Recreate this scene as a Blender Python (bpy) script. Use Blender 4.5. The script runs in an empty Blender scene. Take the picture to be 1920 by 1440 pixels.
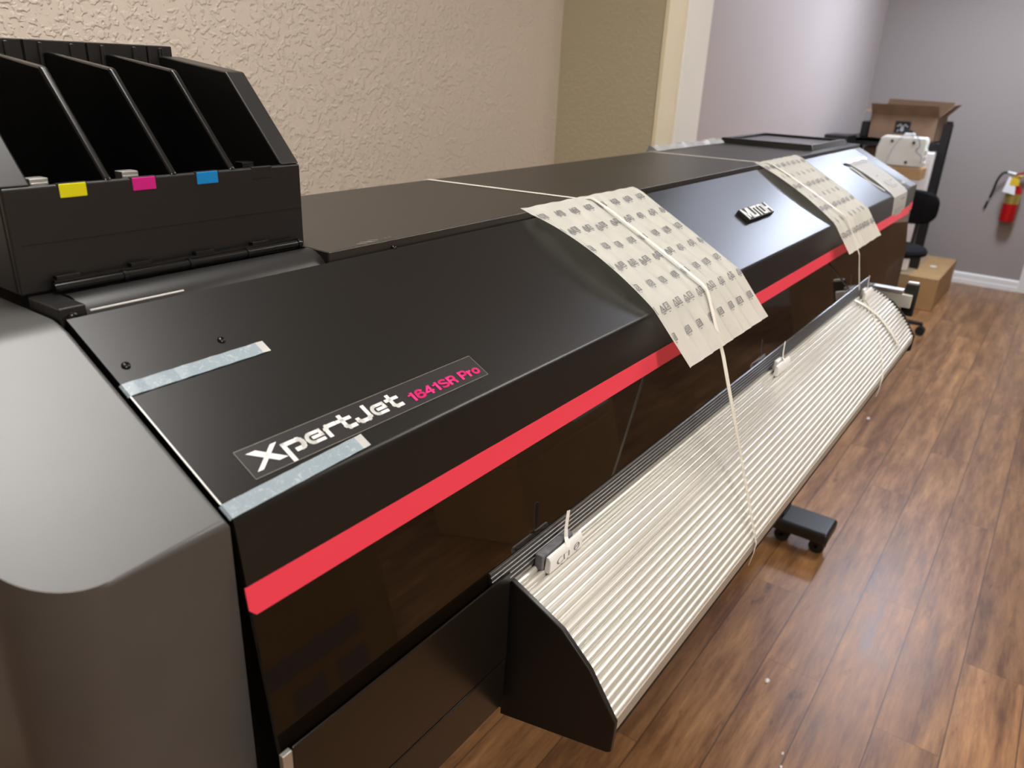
import bpy, bmesh, math, random
from mathutils import Vector, Matrix
random.seed(7)
S = bpy.context.scene
C = S.collection
H = 1.45                       # camera height above the floor; z values below are real heights

# ------------------------------------------------------------------ materials
def mat(name, col, rough=.5, metal=0., spec=.5, coat=0., coat_rough=.1, emit=None, estr=0.):
    m = bpy.data.materials.new(name); m.use_nodes = True
    b = m.node_tree.nodes['Principled BSDF']
    b.inputs['Base Color'].default_value = (*col, 1)
    b.inputs['Roughness'].default_value = rough
    b.inputs['Metallic'].default_value = metal
    b.inputs['Specular IOR Level'].default_value = spec
    b.inputs['Coat Weight'].default_value = coat
    b.inputs['Coat Roughness'].default_value = coat_rough
    if emit:
        b.inputs['Emission Color'].default_value = (*emit, 1)
        b.inputs['Emission Strength'].default_value = estr
    return m

def N(m, t, **kw):
    n = m.node_tree.nodes.new(t)
    for k, v in kw.items():
        if k in n.inputs: n.inputs[k].default_value = v
        else: setattr(n, k, v)
    return n
def LK(m, a, b): m.node_tree.links.new(a, b)
def BS(m): return m.node_tree.nodes['Principled BSDF']

def noisy(m, c1, c2, scale=8., bump=0., bscale=200., bdist=.001, detail=4.):
    """colour mottling plus optional fine bump in object space"""
    tc = N(m, 'ShaderNodeTexCoord')
    n = N(m, 'ShaderNodeTexNoise', Scale=scale, Detail=detail)
    LK(m, tc.outputs['Object'], n.inputs['Vector'])
    r = N(m, 'ShaderNodeValToRGB')
    r.color_ramp.elements[0].position = .35; r.color_ramp.elements[1].position = .65
    r.color_ramp.elements[0].color = (*c1, 1); r.color_ramp.elements[1].color = (*c2, 1)
    LK(m, n.outputs['Fac'], r.inputs['Fac']); LK(m, r.outputs['Color'], BS(m).inputs['Base Color'])
    if bump:
        n2 = N(m, 'ShaderNodeTexNoise', Scale=bscale, Detail=3.)
        LK(m, tc.outputs['Object'], n2.inputs['Vector'])
        bp = N(m, 'ShaderNodeBump', Strength=bump, Distance=bdist)
        LK(m, n2.outputs['Fac'], bp.inputs['Height']); LK(m, bp.outputs['Normal'], BS(m).inputs['Normal'])
    return m

def wall_mat(name, c1, c2, bump=.35):
    """orange peel / knock-down plaster"""
    m = mat(name, c1, .55, spec=.35)
    tc = N(m, 'ShaderNodeTexCoord')
    n = N(m, 'ShaderNodeTexNoise', Scale=1.3, Detail=2.)
    LK(m, tc.outputs['Object'], n.inputs['Vector'])
    mx = N(m, 'ShaderNodeMix', data_type='RGBA')
    mx.inputs[6].default_value = (*c1, 1); mx.inputs[7].default_value = (*c2, 1)
    LK(m, n.outputs['Fac'], mx.inputs[0]); LK(m, mx.outputs[2], BS(m).inputs['Base Color'])
    a = N(m, 'ShaderNodeTexNoise', Scale=78., Detail=2., Roughness=.5, Distortion=.25)
    LK(m, tc.outputs['Object'], a.inputs['Vector'])
    r = N(m, 'ShaderNodeValToRGB')
    r.color_ramp.elements[0].position = .50; r.color_ramp.elements[1].position = .60
    LK(m, a.outputs['Fac'], r.inputs['Fac'])
    b = N(m, 'ShaderNodeTexNoise', Scale=150., Detail=2.)
    LK(m, tc.outputs['Object'], b.inputs['Vector'])
    ad = N(m, 'ShaderNodeMath', operation='MULTIPLY_ADD'); ad.inputs[1].default_value = .35
    LK(m, b.outputs['Fac'], ad.inputs[0]); LK(m, r.outputs['Color'], ad.inputs[2])
    bp = N(m, 'ShaderNodeBump', Strength=bump, Distance=.0025)
    LK(m, ad.outputs[0], bp.inputs['Height']); LK(m, bp.outputs['Normal'], BS(m).inputs['Normal'])
    return m

def floor_mat():
    m = mat('vinyl_wood_plank', (.2, .1, .05), .33, spec=.5)
    tc = N(m, 'ShaderNodeTexCoord'); sp = N(m, 'ShaderNodeSeparateXYZ')
    LK(m, tc.outputs['Object'], sp.inputs[0])
    def mth(op, a, b=None, c=None):
        n = N(m, 'ShaderNodeMath', operation=op)
        for i, v in enumerate((a, b, c)):
            if v is None: continue
            if isinstance(v, (int, float)): n.inputs[i].default_value = v
            else: LK(m, v, n.inputs[i])
        return n.outputs[0]
    W, Ln = .1465, 1.22
    yr = mth('DIVIDE', mth('SUBTRACT', sp.outputs['Y'], .056), W)
    row = mth('FLOOR', yr); fy = mth('SUBTRACT', yr, row)
    wn = N(m, 'ShaderNodeTexWhiteNoise', noise_dimensions='1D'); LK(m, row, wn.inputs['W'])
    xr = mth('ADD', mth('DIVIDE', sp.outputs['X'], Ln), mth('MULTIPLY', wn.outputs['Value'], 3.7))
    col = mth('FLOOR', xr); fx = mth('SUBTRACT', xr, col)
    pid = mth('ADD', mth('MULTIPLY', row, 17.3), mth('MULTIPLY', col, 5.71))
    wn2 = N(m, 'ShaderNodeTexWhiteNoise', noise_dimensions='1D'); LK(m, pid, wn2.inputs['W'])
    # grain coordinates: stretched along x, shifted per plank
    cb = N(m, 'ShaderNodeCombineXYZ')
    LK(m, mth('MULTIPLY', sp.outputs['X'], .8), cb.inputs[0])
    LK(m, mth('MULTIPLY', sp.outputs['Y'], 6.5), cb.inputs[1]); LK(m, mth('MULTIPLY', wn2.outputs['Value'], 40.), cb.inputs[2])
    g = N(m, 'ShaderNodeTexNoise', Scale=3.6, Detail=10., Roughness=.74, Distortion=.1); LK(m, cb.outputs[0], g.inputs['Vector'])
    r = N(m, 'ShaderNodeValToRGB'); e = r.color_ramp.elements
    e[0].position = .25; e[0].color = (.070, .033, .014, 1)
    e[1].position = .80; e[1].color = (.52, .31, .14, 1)
    for p, c in ((.40, (.175, .080, .031, 1)), (.52, (.28, .138, .056, 1)), (.64, (.38, .20, .085, 1))):
        x = e.new(p); x.color = c
    LK(m, g.outputs['Fac'], r.inputs['Fac'])
    # broad patches, and dark knots
    g2 = N(m, 'ShaderNodeTexNoise', Scale=2.2, Detail=3., Roughness=.6); LK(m, cb.outputs[0], g2.inputs['Vector'])
    v = mth('ADD', mth('MULTIPLY', g2.outputs['Fac'], .9), mth('MULTIPLY', wn2.outputs['Value'], .35))
    v = mth('ADD', v, .42)
    cb2 = N(m, 'ShaderNodeCombineXYZ'); LK(m, mth('MULTIPLY', sp.outputs['X'], 2.2), cb2.inputs[0])
    LK(m, mth('MULTIPLY', sp.outputs['Y'], 8.), cb2.inputs[1]); LK(m, mth('MULTIPLY', wn2.outputs['Value'], 9.), cb2.inputs[2])
    k = N(m, 'ShaderNodeTexNoise', Scale=2.6, Detail=5., Roughness=.7); LK(m, cb2.outputs[0], k.inputs['Vector'])
    kr = N(m, 'ShaderNodeValToRGB'); kr.color_ramp.elements[0].position = .62; kr.color_ramp.elements[1].position = .74
    kr.color_ramp.elements[0].color = (1, 1, 1, 1); kr.color_ramp.elements[1].color = (.32, .30, .30, 1)
    LK(m, k.outputs['Fac'], kr.inputs['Fac'])
    cb3 = N(m, 'ShaderNodeCombineXYZ'); LK(m, mth('MULTIPLY', sp.outputs['X'], 7.), cb3.inputs[0])
    LK(m, mth('MULTIPLY', sp.outputs['Y'], 70.), cb3.inputs[1]); LK(m, mth('MULTIPLY', wn2.outputs['Value'], 31.), cb3.inputs[2])
    fg = N(m, 'ShaderNodeTexNoise', Scale=1.6, Detail=6., Roughness=.75); LK(m, cb3.outputs[0], fg.inputs['Vector'])
    v = mth('MULTIPLY', v, mth('ADD', mth('MULTIPLY', fg.outputs['Fac'], .7), .64))
    # seams
    s1 = mth('MULTIPLY', mth('GREATER_THAN', fy, .012), mth('LESS_THAN', fy, .988))
    s2 = mth('MULTIPLY', mth('GREATER_THAN', fx, .0015), mth('LESS_THAN', fx, .9985))
    seam = mth('MULTIPLY', s1, mth('ADD', mth('MULTIPLY', s2, .45), .55))
    seamv = mth('ADD', mth('MULTIPLY', seam, .62), .38)
    tot = mth('MULTIPLY', v, seamv)
    mx = N(m, 'ShaderNodeMix', data_type='RGBA', blend_type='MULTIPLY'); mx.inputs[0].default_value = 1.
    LK(m, r.outputs['Color'], mx.inputs[6]); LK(m, kr.outputs['Color'], mx.inputs[7])
    vm = N(m, 'ShaderNodeVectorMath', operation='SCALE'); LK(m, mx.outputs[2], vm.inputs[0]); LK(m, tot, vm.inputs['Scale'])
    LK(m, vm.outputs[0], BS(m).inputs['Base Color'])
    rr = mth('ADD', mth('MULTIPLY', g.outputs['Fac'], .25), .24); LK(m, rr, BS(m).inputs['Roughness'])
    bp = N(m, 'ShaderNodeBump', Strength=.25, Distance=.0012)
    LK(m, mth('ADD', g.outputs['Fac'], mth('MULTIPLY', seam, .8)), bp.inputs['Height']); LK(m, bp.outputs['Normal'], BS(m).inputs['Normal'])
    return m

M = {}
M['floor'] = floor_mat()
M['wall_beige'] = wall_mat('beige_plaster', (.66, .58, .495), (.62, .54, .46), .7)
M['wall_olive'] = wall_mat('olive_plaster', (.52, .46, .32), (.49, .44, .31), .35)
M['wall_mauve'] = wall_mat('mauve_plaster', (.54, .475, .44), (.50, .435, .40), .12)
M['wall_taupe'] = wall_mat('taupe_plaster', (.37, .325, .295), (.345, .30, .27), .10)
M['ceiling'] = wall_mat('ceiling_white', (.62, .60, .56), (.60, .58, .54), .2)
M['trim_cream'] = noisy(mat('cream_paint', (.7, .6, .42), .4), (.88, .80, .60), (.85, .76, .56), 5)
M['trim_white'] = noisy(mat('white_paint', (.8, .77, .7), .4), (.90, .88, .82), (.88, .86, .80), 5)
M['lid'] = noisy(mat('satin_black_metal', (.012, .011, .010), .33, spec=.36), (.0105, .0096, .0085), (.0090, .0083, .0075), 3, .05, 900, .0002)
M['module'] = noisy(mat('charcoal_paint', (.05, .05, .05), .46, metal=.0, spec=1.0), (.056, .056, .056), (.066, .066, .065), 14, .05, 900, .0002)
M['top'] = noisy(mat('matte_black_metal', (.014, .012, .010), .40, spec=.75), (.024, .021, .018), (.020, .0175, .015), 4, .04, 700, .0002)
M['plastic'] = noisy(mat('black_plastic', (.018, .017, .016), .38), (.013, .0125, .012), (.011, .0105, .010), 6, .08, 1200, .0002)
M['plastic_gloss'] = mat('glossy_black_plastic', (.008, .008, .008), .22)
M['black'] = mat('dull_black', (.006, .006, .006), .6)
M['fabric'] = noisy(mat('black_fabric', (.006, .006, .007), .9, spec=.2), (.005, .005, .006), (.009, .009, .010), 60, .4, 500, .001)
M['window'] = mat('tinted_acrylic', (.008, .005, .003), .03, spec=.55)
M['panel'] = mat('semi_gloss_black', (.009, .0075, .006), .25, spec=.5)
M['stripe'] = mat('red_vinyl', (1.0, .062, .115), .35)
M['silver'] = mat('brushed_silver', (.62, .62, .60), .35, metal=.8)
M['profile'] = mat('anodised_grey', (.10, .10, .10), .32, metal=.6)
M['alu'] = noisy(mat('ribbed_aluminium', (.66, .64, .56), .34, metal=.35), (.74, .73, .68), (.70, .69, .64), 3)
M['alu_lip'] = mat('aluminium_lip', (.46, .43, .38), .45, metal=.3)
M['screw'] = mat('black_zinc', (.03, .03, .03), .25, metal=.8)
M['white_ink'] = mat('white_print', (.85, .85, .83), .4)
M['pink_ink'] = mat('magenta_print', (.85, .02, .22), .4)
M['label'] = mat('black_label', (.011, .009, .009), .42)
M['label_edge'] = mat('label_edge', (.30, .28, .24), .4)
M['yellow'] = mat('yellow_tag', (.85, .80, .0), .4); M['magenta'] = mat('magenta_tag', (.72, .01, .28), .4)
M['cyan'] = mat('cyan_tag', (.0, .27, .72), .4); M['blacktag'] = mat('black_tag', (.014, .013, .012), .25)
M['paper'] = noisy(mat('foam_sheet', (.78, .75, .68), .6), (.90, .89, .83), (.86, .85, .79), 25, .15, 300, .0005)
M['paper_white'] = mat('white_paper', (.90, .90, .89), .55)
M['grey_ink'] = mat('grey_print', (.20, .20, .21), .6); M['light_ink'] = mat('light_print', (.45, .44, .44), .6)
M['strap'] = mat('white_strap', (.80, .78, .70), .4)
M['foam_grey'] = noisy(mat('grey_foam', (.16, .16, .18), .8), (.13, .13, .15), (.2, .2, .22), 150, .3, 400, .001)
M['carton'] = noisy(mat('cardboard', (.42, .26, .12), .7, spec=.25), (.46, .29, .13), (.41, .25, .11), 9)
M['carton_brown'] = noisy(mat('brown_cardboard', (.24, .15, .09), .75, spec=.2), (.26, .165, .10), (.22, .14, .085), 9)
M['carton_tape'] = mat('brown_parcel_tape', (.36, .26, .14), .3)
M['unit'] = noisy(mat('ivory_plastic', (.72, .70, .60), .45), (.74, .72, .62), (.70, .68, .58), 7)
M['slab'] = noisy(mat('white_foam', (.75, .69, .64), .7), (.78, .72, .67), (.70, .64, .58), 12)
M['red'] = mat('red_enamel', (.42, .004, .006), .3); M['gold'] = mat('brass', (.55, .42, .12), .3, metal=.7)
M['rubber'] = mat('black_rubber', (.012, .012, .012), .6)
M['tray_in'] = mat('grey_tray_lining', (.14, .14, .17), .3)
M['film'] = mat('plastic_film', (.80, .82, .84), .25)
M['yellow_print'] = mat('yellow_print', (.75, .50, .03), .4)

def tape_mat():
    m = mat('blue_protective_tape', (.55, .70, .80), .3)
    tc = N(m, 'ShaderNodeTexCoord')
    n = N(m, 'ShaderNodeTexNoise', Scale=260., Detail=3., Roughness=.7, Distortion=1.); LK(m, tc.outputs['Object'], n.inputs['Vector'])
    r = N(m, 'ShaderNodeValToRGB'); r.color_ramp.elements[0].position = .56; r.color_ramp.elements[1].position = .63
    r.color_ramp.elements[0].color = (.55, .67, .75, 1); r.color_ramp.elements[1].color = (.80, .88, .92, 1)
    LK(m, n.outputs['Fac'], r.inputs['Fac']); LK(m, r.outputs['Color'], BS(m).inputs['Base Color'])
    return m
M['tape'] = tape_mat()

# ------------------------------------------------------------------ mesh helpers
def tag(o, label=None, cat=None, group=None, kind=None):
    if label: o['label'] = label
    if cat: o['category'] = cat
    if group: o['group'] = group
    if kind: o['kind'] = kind
    return o
def thing(name, label, cat, loc=(0, 0, 0), group=None):
    o = bpy.data.objects.new(name, None); C.objects.link(o); o.location = loc; o.empty_display_size = .05
    return tag(o, label, cat, group)
def obj(name, bm, m, parent=None, bevel=0., seg=2, smooth=True, label=None):
    me = bpy.data.meshes.new(name)
    bmesh.ops.recalc_face_normals(bm, faces=bm.faces)
    bm.to_mesh(me); bm.free()
    ms = m if isinstance(m, (list, tuple)) else [m]
    for x in ms: me.materials.append(M[x] if isinstance(x, str) else x)
    o = bpy.data.objects.new(name, me); C.objects.link(o)
    if parent is not None:
        o.parent = parent
        off = parent.location.copy(); p = parent.parent
        while p is not None: off += p.location; p = p.parent
        me.transform(Matrix.Translation(-off))
    if bevel:
        b = o.modifiers.new('bevel', 'BEVEL'); b.width = bevel; b.segments = seg; b.limit_method = 'ANGLE'; b.angle_limit = math.radians(38)
        b.harden_normals = True
    if smooth:
        for p in me.polygons: p.use_smooth = True
        e = [ed for ed in me.edges]
        me.set_sharp_from_angle(angle=math.radians(35))
    if label: o['label'] = label
    return o
def root(name, bm, m, label, cat, group=None, **k):
    return tag(obj(name, bm, m, **k), label, cat, group)
def NB(): return bmesh.new()
def box(bm, x0, x1, y0, y1, z0, z1, mi=0):
    v = [bm.verts.new((x, y, z)) for z in (z0, z1) for y in (y0, y1) for x in (x0, x1)]
    for f in ((0, 2, 3, 1), (4, 5, 7, 6), (0, 1, 5, 4), (2, 6, 7, 3), (0, 4, 6, 2), (1, 3, 7, 5)):
        bm.faces.new([v[i] for i in f]).material_index = mi
    return bm
def B(*a): return box(NB(), *a)
def prism(bm, prof, x0, x1, mi=0, cap=True):
    """profile of (y,z) points extruded along x"""
    a = [bm.verts.new((x0, y, z)) for y, z in prof]; b = [bm.verts.new((x1, y, z)) for y, z in prof]
    n = len(prof)
    for i in range(n):
        j = (i + 1) % n
        bm.faces.new((a[i], a[j], b[j], b[i])).material_index = mi
    if cap:
        bm.faces.new(a[::-1]).material_index = mi; bm.faces.new(b).material_index = mi
    return bm
def prism_dir(bm, pts, off):
    """closed polygon of 3D points extruded by the vector off"""
    off = Vector(off)
    a = [bm.verts.new(p) for p in pts]; b = [bm.verts.new(Vector(p) + off) for p in pts]
    n = len(pts)
    for i in range(n): bm.faces.new((a[i], a[(i + 1) % n], b[(i + 1) % n], b[i]))
    bm.faces.new(a[::-1]); bm.faces.new(b); return bm
def cyl(bm, p0, p1, r0, r1=None, n=20, cap=True):
    r1 = r0 if r1 is None else r1
    p0 = Vector(p0); p1 = Vector(p1); d = (p1 - p0).normalized()
    u = d.orthogonal().normalized(); w = d.cross(u)
    A = [bm.verts.new(p0 + (u * math.cos(t) + w * math.sin(t)) * r0) for t in [2 * math.pi * i / n for i in range(n)]]
    Bv = [bm.verts.new(p1 + (u * math.cos(t) + w * math.sin(t)) * r1) for t in [2 * math.pi * i / n for i in range(n)]]
    for i in range(n): bm.faces.new((A[i], A[(i + 1) % n], Bv[(i + 1) % n], Bv[i]))
    if cap: bm.faces.new(A[::-1]); bm.faces.new(Bv)
    return bm
def lathe(bm, c, axis, prof, n=24):
    """prof: (distance along axis, radius)"""
    c = Vector(c); d = Vector(axis).normalized(); u = d.orthogonal().normalized(); w = d.cross(u)
    rings = []
    for h, r in prof:
        if r < 1e-6: rings.append([bm.verts.new(c + d * h)])
        else: rings.append([bm.verts.new(c + d * h + (u * math.cos(2 * math.pi * i / n) + w * math.sin(2 * math.pi * i / n)) * r) for i in range(n)])
    for a, b in zip(rings, rings[1:]):
        for i in range(n):
            j = (i + 1) % n
            if len(a) == 1 and len(b) == 1: continue
            if len(a) == 1: bm.faces.new((a[0], b[i], b[j]))
            elif len(b) == 1: bm.faces.new((a[i], a[j], b[0]))
            else: bm.faces.new((a[i], a[j], b[j], b[i]))
    return bm
def tube(bm, pts, r, n=8):
    pts = [Vector(p) for p in pts]; rings = []; u = None
    for i, p in enumerate(pts):
        d = (pts[min(i + 1, len(pts) - 1)] - pts[max(i - 1, 0)]).normalized()
        if u is None: u = d.orthogonal().normalized()
        u = (u - d * u.dot(d)).normalized(); w = d.cross(u)
        rings.append([bm.verts.new(p + (u * math.cos(2 * math.pi * k / n) + w * math.sin(2 * math.pi * k / n)) * r) for k in range(n)])
    for a, b in zip(rings, rings[1:]):
        for k in range(n): bm.faces.new((a[k], a[(k + 1) % n], b[(k + 1) % n], b[k]))
    bm.faces.new(rings[0][::-1]); bm.faces.new(rings[-1]); return bm
def smooth_pts(pts, sub=6):
    P = [Vector(p) for p in pts]; out = []
    for i in range(len(P) - 1):
        p0, p1, p2, p3 = P[max(i - 1, 0)], P[i], P[i + 1], P[min(i + 2, len(P) - 1)]
        for k in range(sub):
            t = k / sub
            out.append(.5 * ((2 * p1) + (p2 - p0) * t + (2 * p0 - 5 * p1 + 4 * p2 - p3) * t * t + (-p0 + 3 * p1 - 3 * p2 + p3) * t ** 3))
    out.append(P[-1]); return out
def ribbon(bm, pts, w, th, wdir=(1, 0, 0), mi=0):
    """flat band following pts, width along wdir (made perpendicular to the path)"""
    pts = [Vector(p) for p in pts]; rings = []; w = w if isinstance(w, (list, tuple)) else [w] * len(pts)
    for i, p in enumerate(pts):
        d = (pts[min(i + 1, len(pts) - 1)] - pts[max(i - 1, 0)]).normalized()
        s = Vector(wdir); s = (s - d * s.dot(d)).normalized(); n = s.cross(d).normalized()
        if n.z < 0 or (abs(n.z) < .05 and n.y > 0): n = -n
        h = s * w[i] / 2
        rings.append([bm.verts.new(q) for q in (p - h, p + h, p + h + n * th, p - h + n * th)])
    for a, b in zip(rings, rings[1:]):
        for k in range(4): bm.faces.new((a[k], a[(k + 1) % 4], b[(k + 1) % 4], b[k])).material_index = mi
    bm.faces.new(rings[0][::-1]); bm.faces.new(rings[-1]); return bm

# 2D glyph work: everything is a list of polygons [(u,v),...] mapped through a surface function
def stroke(pts, w):
    """polyline of constant width as quads with square-ish joints"""
    out = []; P = [Vector((*p, 0)) for p in pts]
    for i in range(len(P) - 1):
        a, b = P[i], P[i + 1]; d = (b - a).normalized(); n = Vector((-d.y, d.x, 0)) * w / 2
        e0 = d * (w / 2 if i > 0 else 0); e1 = d * (w / 2 if i < len(P) - 2 else 0)
        out.append([tuple(q[:2]) for q in (a - e0 - n, b + e1 - n, b + e1 + n, a - e0 + n)])
    return out
def arc(cx, cy, rx, ry, a0, a1, n=10):
    return [(cx + rx * math.cos(math.radians(a0 + (a1 - a0) * i / n)), cy + ry * math.sin(math.radians(a0 + (a1 - a0) * i / n))) for i in range(n + 1)]
def put(bm, polys, f, mi=0, th=0.):
    for p in polys:
        a = [bm.verts.new(f(u, v, th)) for u, v in p]
        try: bm.faces.new(a).material_index = mi
        except ValueError: pass
        if th:
            b = [bm.verts.new(f(u, v, 0)) for u, v in p]
            for i in range(len(p)): bm.faces.new((a[i], a[(i + 1) % len(p)], b[(i + 1) % len(p)], b[i])).material_index = mi
def text_polys(s, bold=.0):
    """outlines of a text set in the built-in font, normalised to width 1 x height 1"""
    cu = bpy.data.curves.new('lettering', 'FONT'); cu.body = s; cu.size = 1; cu.offset = bold; cu.resolution_u = 4
    o = bpy.data.objects.new('lettering', cu); C.objects.link(o)
    bpy.context.view_layer.update()
    me = o.evaluated_get(bpy.context.evaluated_depsgraph_get()).to_mesh()
    vs = [tuple(v.co[:2]) for v in me.vertices]; fs = [[vs[i] for i in p.vertices] for p in me.polygons]
    C.objects.unlink(o); bpy.data.objects.remove(o)
    x0 = min(v[0] for v in vs); x1 = max(v[0] for v in vs); y0 = min(v[1] for v in vs); y1 = max(v[1] for v in vs)
    return [[((x - x0) / (x1 - x0), (y - y0) / (y1 - y0)) for x, y in p] for p in fs]

# ------------------------------------------------------------------ surfaces of the printer cover
YA, ZA = .571, H - .184          # back edge of the sloping cover
YB, ZB = .389, H - .280          # front edge
SL = math.hypot(YA - YB, ZA - ZB)
DY, DZ = (YB - YA) / SL, (ZB - ZA) / SL
NY, NZ = DZ, -DY                 # upward normal
def slope(x, s, n=0.): return Vector((x, YA + DY * s + NY * n, ZA + DZ * s + NZ * n))
FY, FZ = (.362 - YB), (-.473 + .280); FL = math.hypot(FY, FZ); FY /= FL; FZ /= FL
def front(x, t, n=0.): return Vector((x, YB + FY * t + FZ * n, ZB + FZ * t - FY * n))
XL, XR = .2485, 2.60             # cover ends

# ================================================================== THE SETTING
def struct(name, bm, m, **k):
    o = obj(name, bm, m, smooth=False, **k); o['kind'] = 'structure'; return o
struct('floor', B(-2.2, 7.2, -3.2, 1.8, -.05, 0), 'floor')
struct('ceiling', B(-2.2, 7.2, -3.2, 1.8, 2.6, 2.65), 'ceiling')
struct('wall_back', B(-2.2, 2.53, 1.61, 1.75, 0, 2.6), 'wall_beige')
struct('wall_partition', B(2.53, 2.84, 1.218, 1.75, 0, 2.6), 'wall_olive')
struct('wall_rear', B(2.84, 7.2, 1.52, 1.75, 0, 2.6), 'wall_mauve')
struct('wall_end', B(7.06, 7.2, -3.2, 1.52, 0, 2.6), 'wall_taupe')
struct('wall_front', B(-2.2, 7.2, -3.2, -3.05, 0, 2.6), 'wall_beige')
struct('wall_left', B(-2.2, -2.05, -3.05, 1.61, 0, 2.6), 'wall_beige')
struct('trim_1', B(2.527, 2.656, 1.200, 1.217, 0, 2.6), 'trim_cream', bevel=.003)
struct('trim_2', B(2.656, 2.863, 1.192, 1.217, 0, 2.6), 'trim_white', bevel=.004)
bb = NB(); prism_prof = [(0, 0), (.016, 0), (.016, .034), (.013, .040), (.013, .076), (.006, .089), (0, .089)]
a = [bb.verts.new((7.06 - p, .145, z)) for p, z in prism_prof]; b = [bb.verts.new((7.06 - p, 1.52, z)) for p, z in prism_prof]
for i in range(7): bb.faces.new((a[i], a[(i + 1) % 7], b[(i + 1) % 7], b[i]))
bb.faces.new(a[::-1]); bb.faces.new(b)
struct('baseboard_end', bb, 'trim_white')
struct('baseboard_rear', B(2.87, 7.04, 1.505, 1.52, 0, .089), 'trim_white', bevel=.004)
struct('baseboard_back', B(-2.05, 2.53, 1.595, 1.61, 0, .089), 'trim_white', bevel=.004)
dr = NB(); box(dr, 7.035, 7.06, .045, .145, 0, 2.1); box(dr, 7.035, 7.06, -.97, .045, 2.0, 2.1); box(dr, 7.035, 7.06, -.97, -.87, 0, 2.0)
struct('trim_3', dr, 'trim_white', bevel=.004)
struct('door_1', B(7.05, 7.06, -.87, .045, 0.01, 2.0), 'trim_white')

# ================================================================== CEILING LIGHTS
def ceiling_light(x, y, lx, ly, col, st, label):
    t = thing('ceiling_light', label, 'light', (x, y, 2.6))
    f = NB(); w = .035
    for a in ((x - lx / 2 - w, x + lx / 2 + w, y - ly / 2 - w, y - ly / 2), (x - lx / 2 - w, x + lx / 2 + w, y + ly / 2, y + ly / 2 + w),
              (x - lx / 2 - w, x - lx / 2, y - ly / 2, y + ly / 2), (x + lx / 2, x + lx / 2 + w, y - ly / 2, y + ly / 2)):
        box(f, *a, 2.575, 2.6)
    obj('frame', f, 'trim_white', t, smooth=False)
    m = mat('diffuser_glow', (.8, .8, .8), .5, emit=col, estr=st)
    obj('diffuser', B(x - lx / 2, x + lx / 2, y - ly / 2, y + ly / 2, 2.582, 2.598), m, t, smooth=False)
WARM = (1, .945, .865); NEUTRAL = (1, .97, .93); COOL = (.74, .82, 1.0)
ceiling_light(.52, .78, .55, .62, NEUTRAL, 16, 'square ceiling light panel above the near end of the printer')
ceiling_light(2.3, -.25, 1.2, .30, WARM, 19, 'long narrow ceiling light panel over the aisle in front of the printer')
ceiling_light(.20, -1.6, .6, 1.2, WARM, 18, 'added fill light panel on the unseen ceiling behind the photographer')  # unseen panel, added to brighten the floor and the printer's front faces
ceiling_light(4.35, .62, .60, .60, COOL, 8, 'square ceiling light panel beyond the far end of the printer')
ceiling_light(5.6, .38, .60, .45, COOL, 58, 'square ceiling light panel in front of the end wall')

# ================================================================== PRINTER
P = thing('wide_format_printer', 'long black wide-format printer with red front stripe along the beige wall', 'printer', (1.4, .6, 0))

# near end module with rounded corner
def rounded_module(x0, x1, y0, y1, z0, z1, r):
    bm = NB(); pts = []
    for i in range(13):
        t = math.radians(180 + 90 * i / 12); pts.append((x0 + r + r * math.cos(t), y0 + r + r * math.sin(t)))
    pts += [(x1, y0), (x1, y1), (x0, y1)]
    lo = [bm.verts.new((x, y, z0)) for x, y in pts]; hi = [bm.verts.new((x, y, z1)) for x, y in pts]
    n = len(pts)
    for i in range(n): bm.faces.new((lo[i], lo[(i + 1) % n], hi[(i + 1) % n], hi[i]))
    bm.faces.new(lo[::-1]); top = bm.faces.new(hi)
    bmesh.ops.bevel(bm, geom=[e for e in top.edges], offset=.004, segments=4, profile=.5, affect='EDGES', clamp_overlap=True)
    for yy in (YA, YA + .01, YA - .01):
        bmesh.ops.bisect_plane(bm, geom=bm.verts[:] + bm.edges[:] + bm.faces[:], plane_co=(0, yy, 0), plane_no=(0, 1, 0))
    for v in bm.verts:
        if v.co.z > z1 - .02:
            y = v.co.y
            zt = ZA + (ZB - ZA) * (YA - y) / (YA - YB) if y < YA else ZA - .002 * (y - YA)
            if abs(y - YA) < .0095: zt -= .0022
            v.co.z = zt - (z1 - v.co.z)
    return bm
def weighted(o):
    w_ = o.modifiers.new('weighted', 'WEIGHTED_NORMAL'); w_.keep_sharp = True; w_.weight = 80; return o
weighted(obj('side_module', rounded_module(.118, .2448, YB - .001, .86, .78, 1.4, .047), 'module', P, label='charcoal grey rounded end housing'))

# main body under the covers
obj('body', prism(NB(), [(.574, H - .203), (.402, H - .296), (.402, H - .655), (.852, H - .655), (.852, H - .192), (.60, H - .192), (.592, H - .203)], .252, XR), 'black', P)
# front cover: slope, rounded edge, front band
prof = [(YA, ZA), (YB + .0035, ZB + .0018)]
for i in range(1, 5):
    t = i / 5
    a = Vector((YB + .0035, ZB + .0018)); c = Vector((YB, ZB)); b = Vector(front(0, .0035)[1:])
    q = a * (1 - t) ** 2 + c * 2 * t * (1 - t) + b * t * t; prof.append((q.x, q.y))
prof += [tuple(front(0, .0035)[1:]), tuple(front(0, .0745)[1:]), (.40, front(0, .0745).z), (.40, ZB - .012), (YA, ZA - .012)]
weighted(obj('front_cover', prism(NB(), prof, XL, XR), 'lid', P, label='satin black sloping front cover'))
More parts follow.
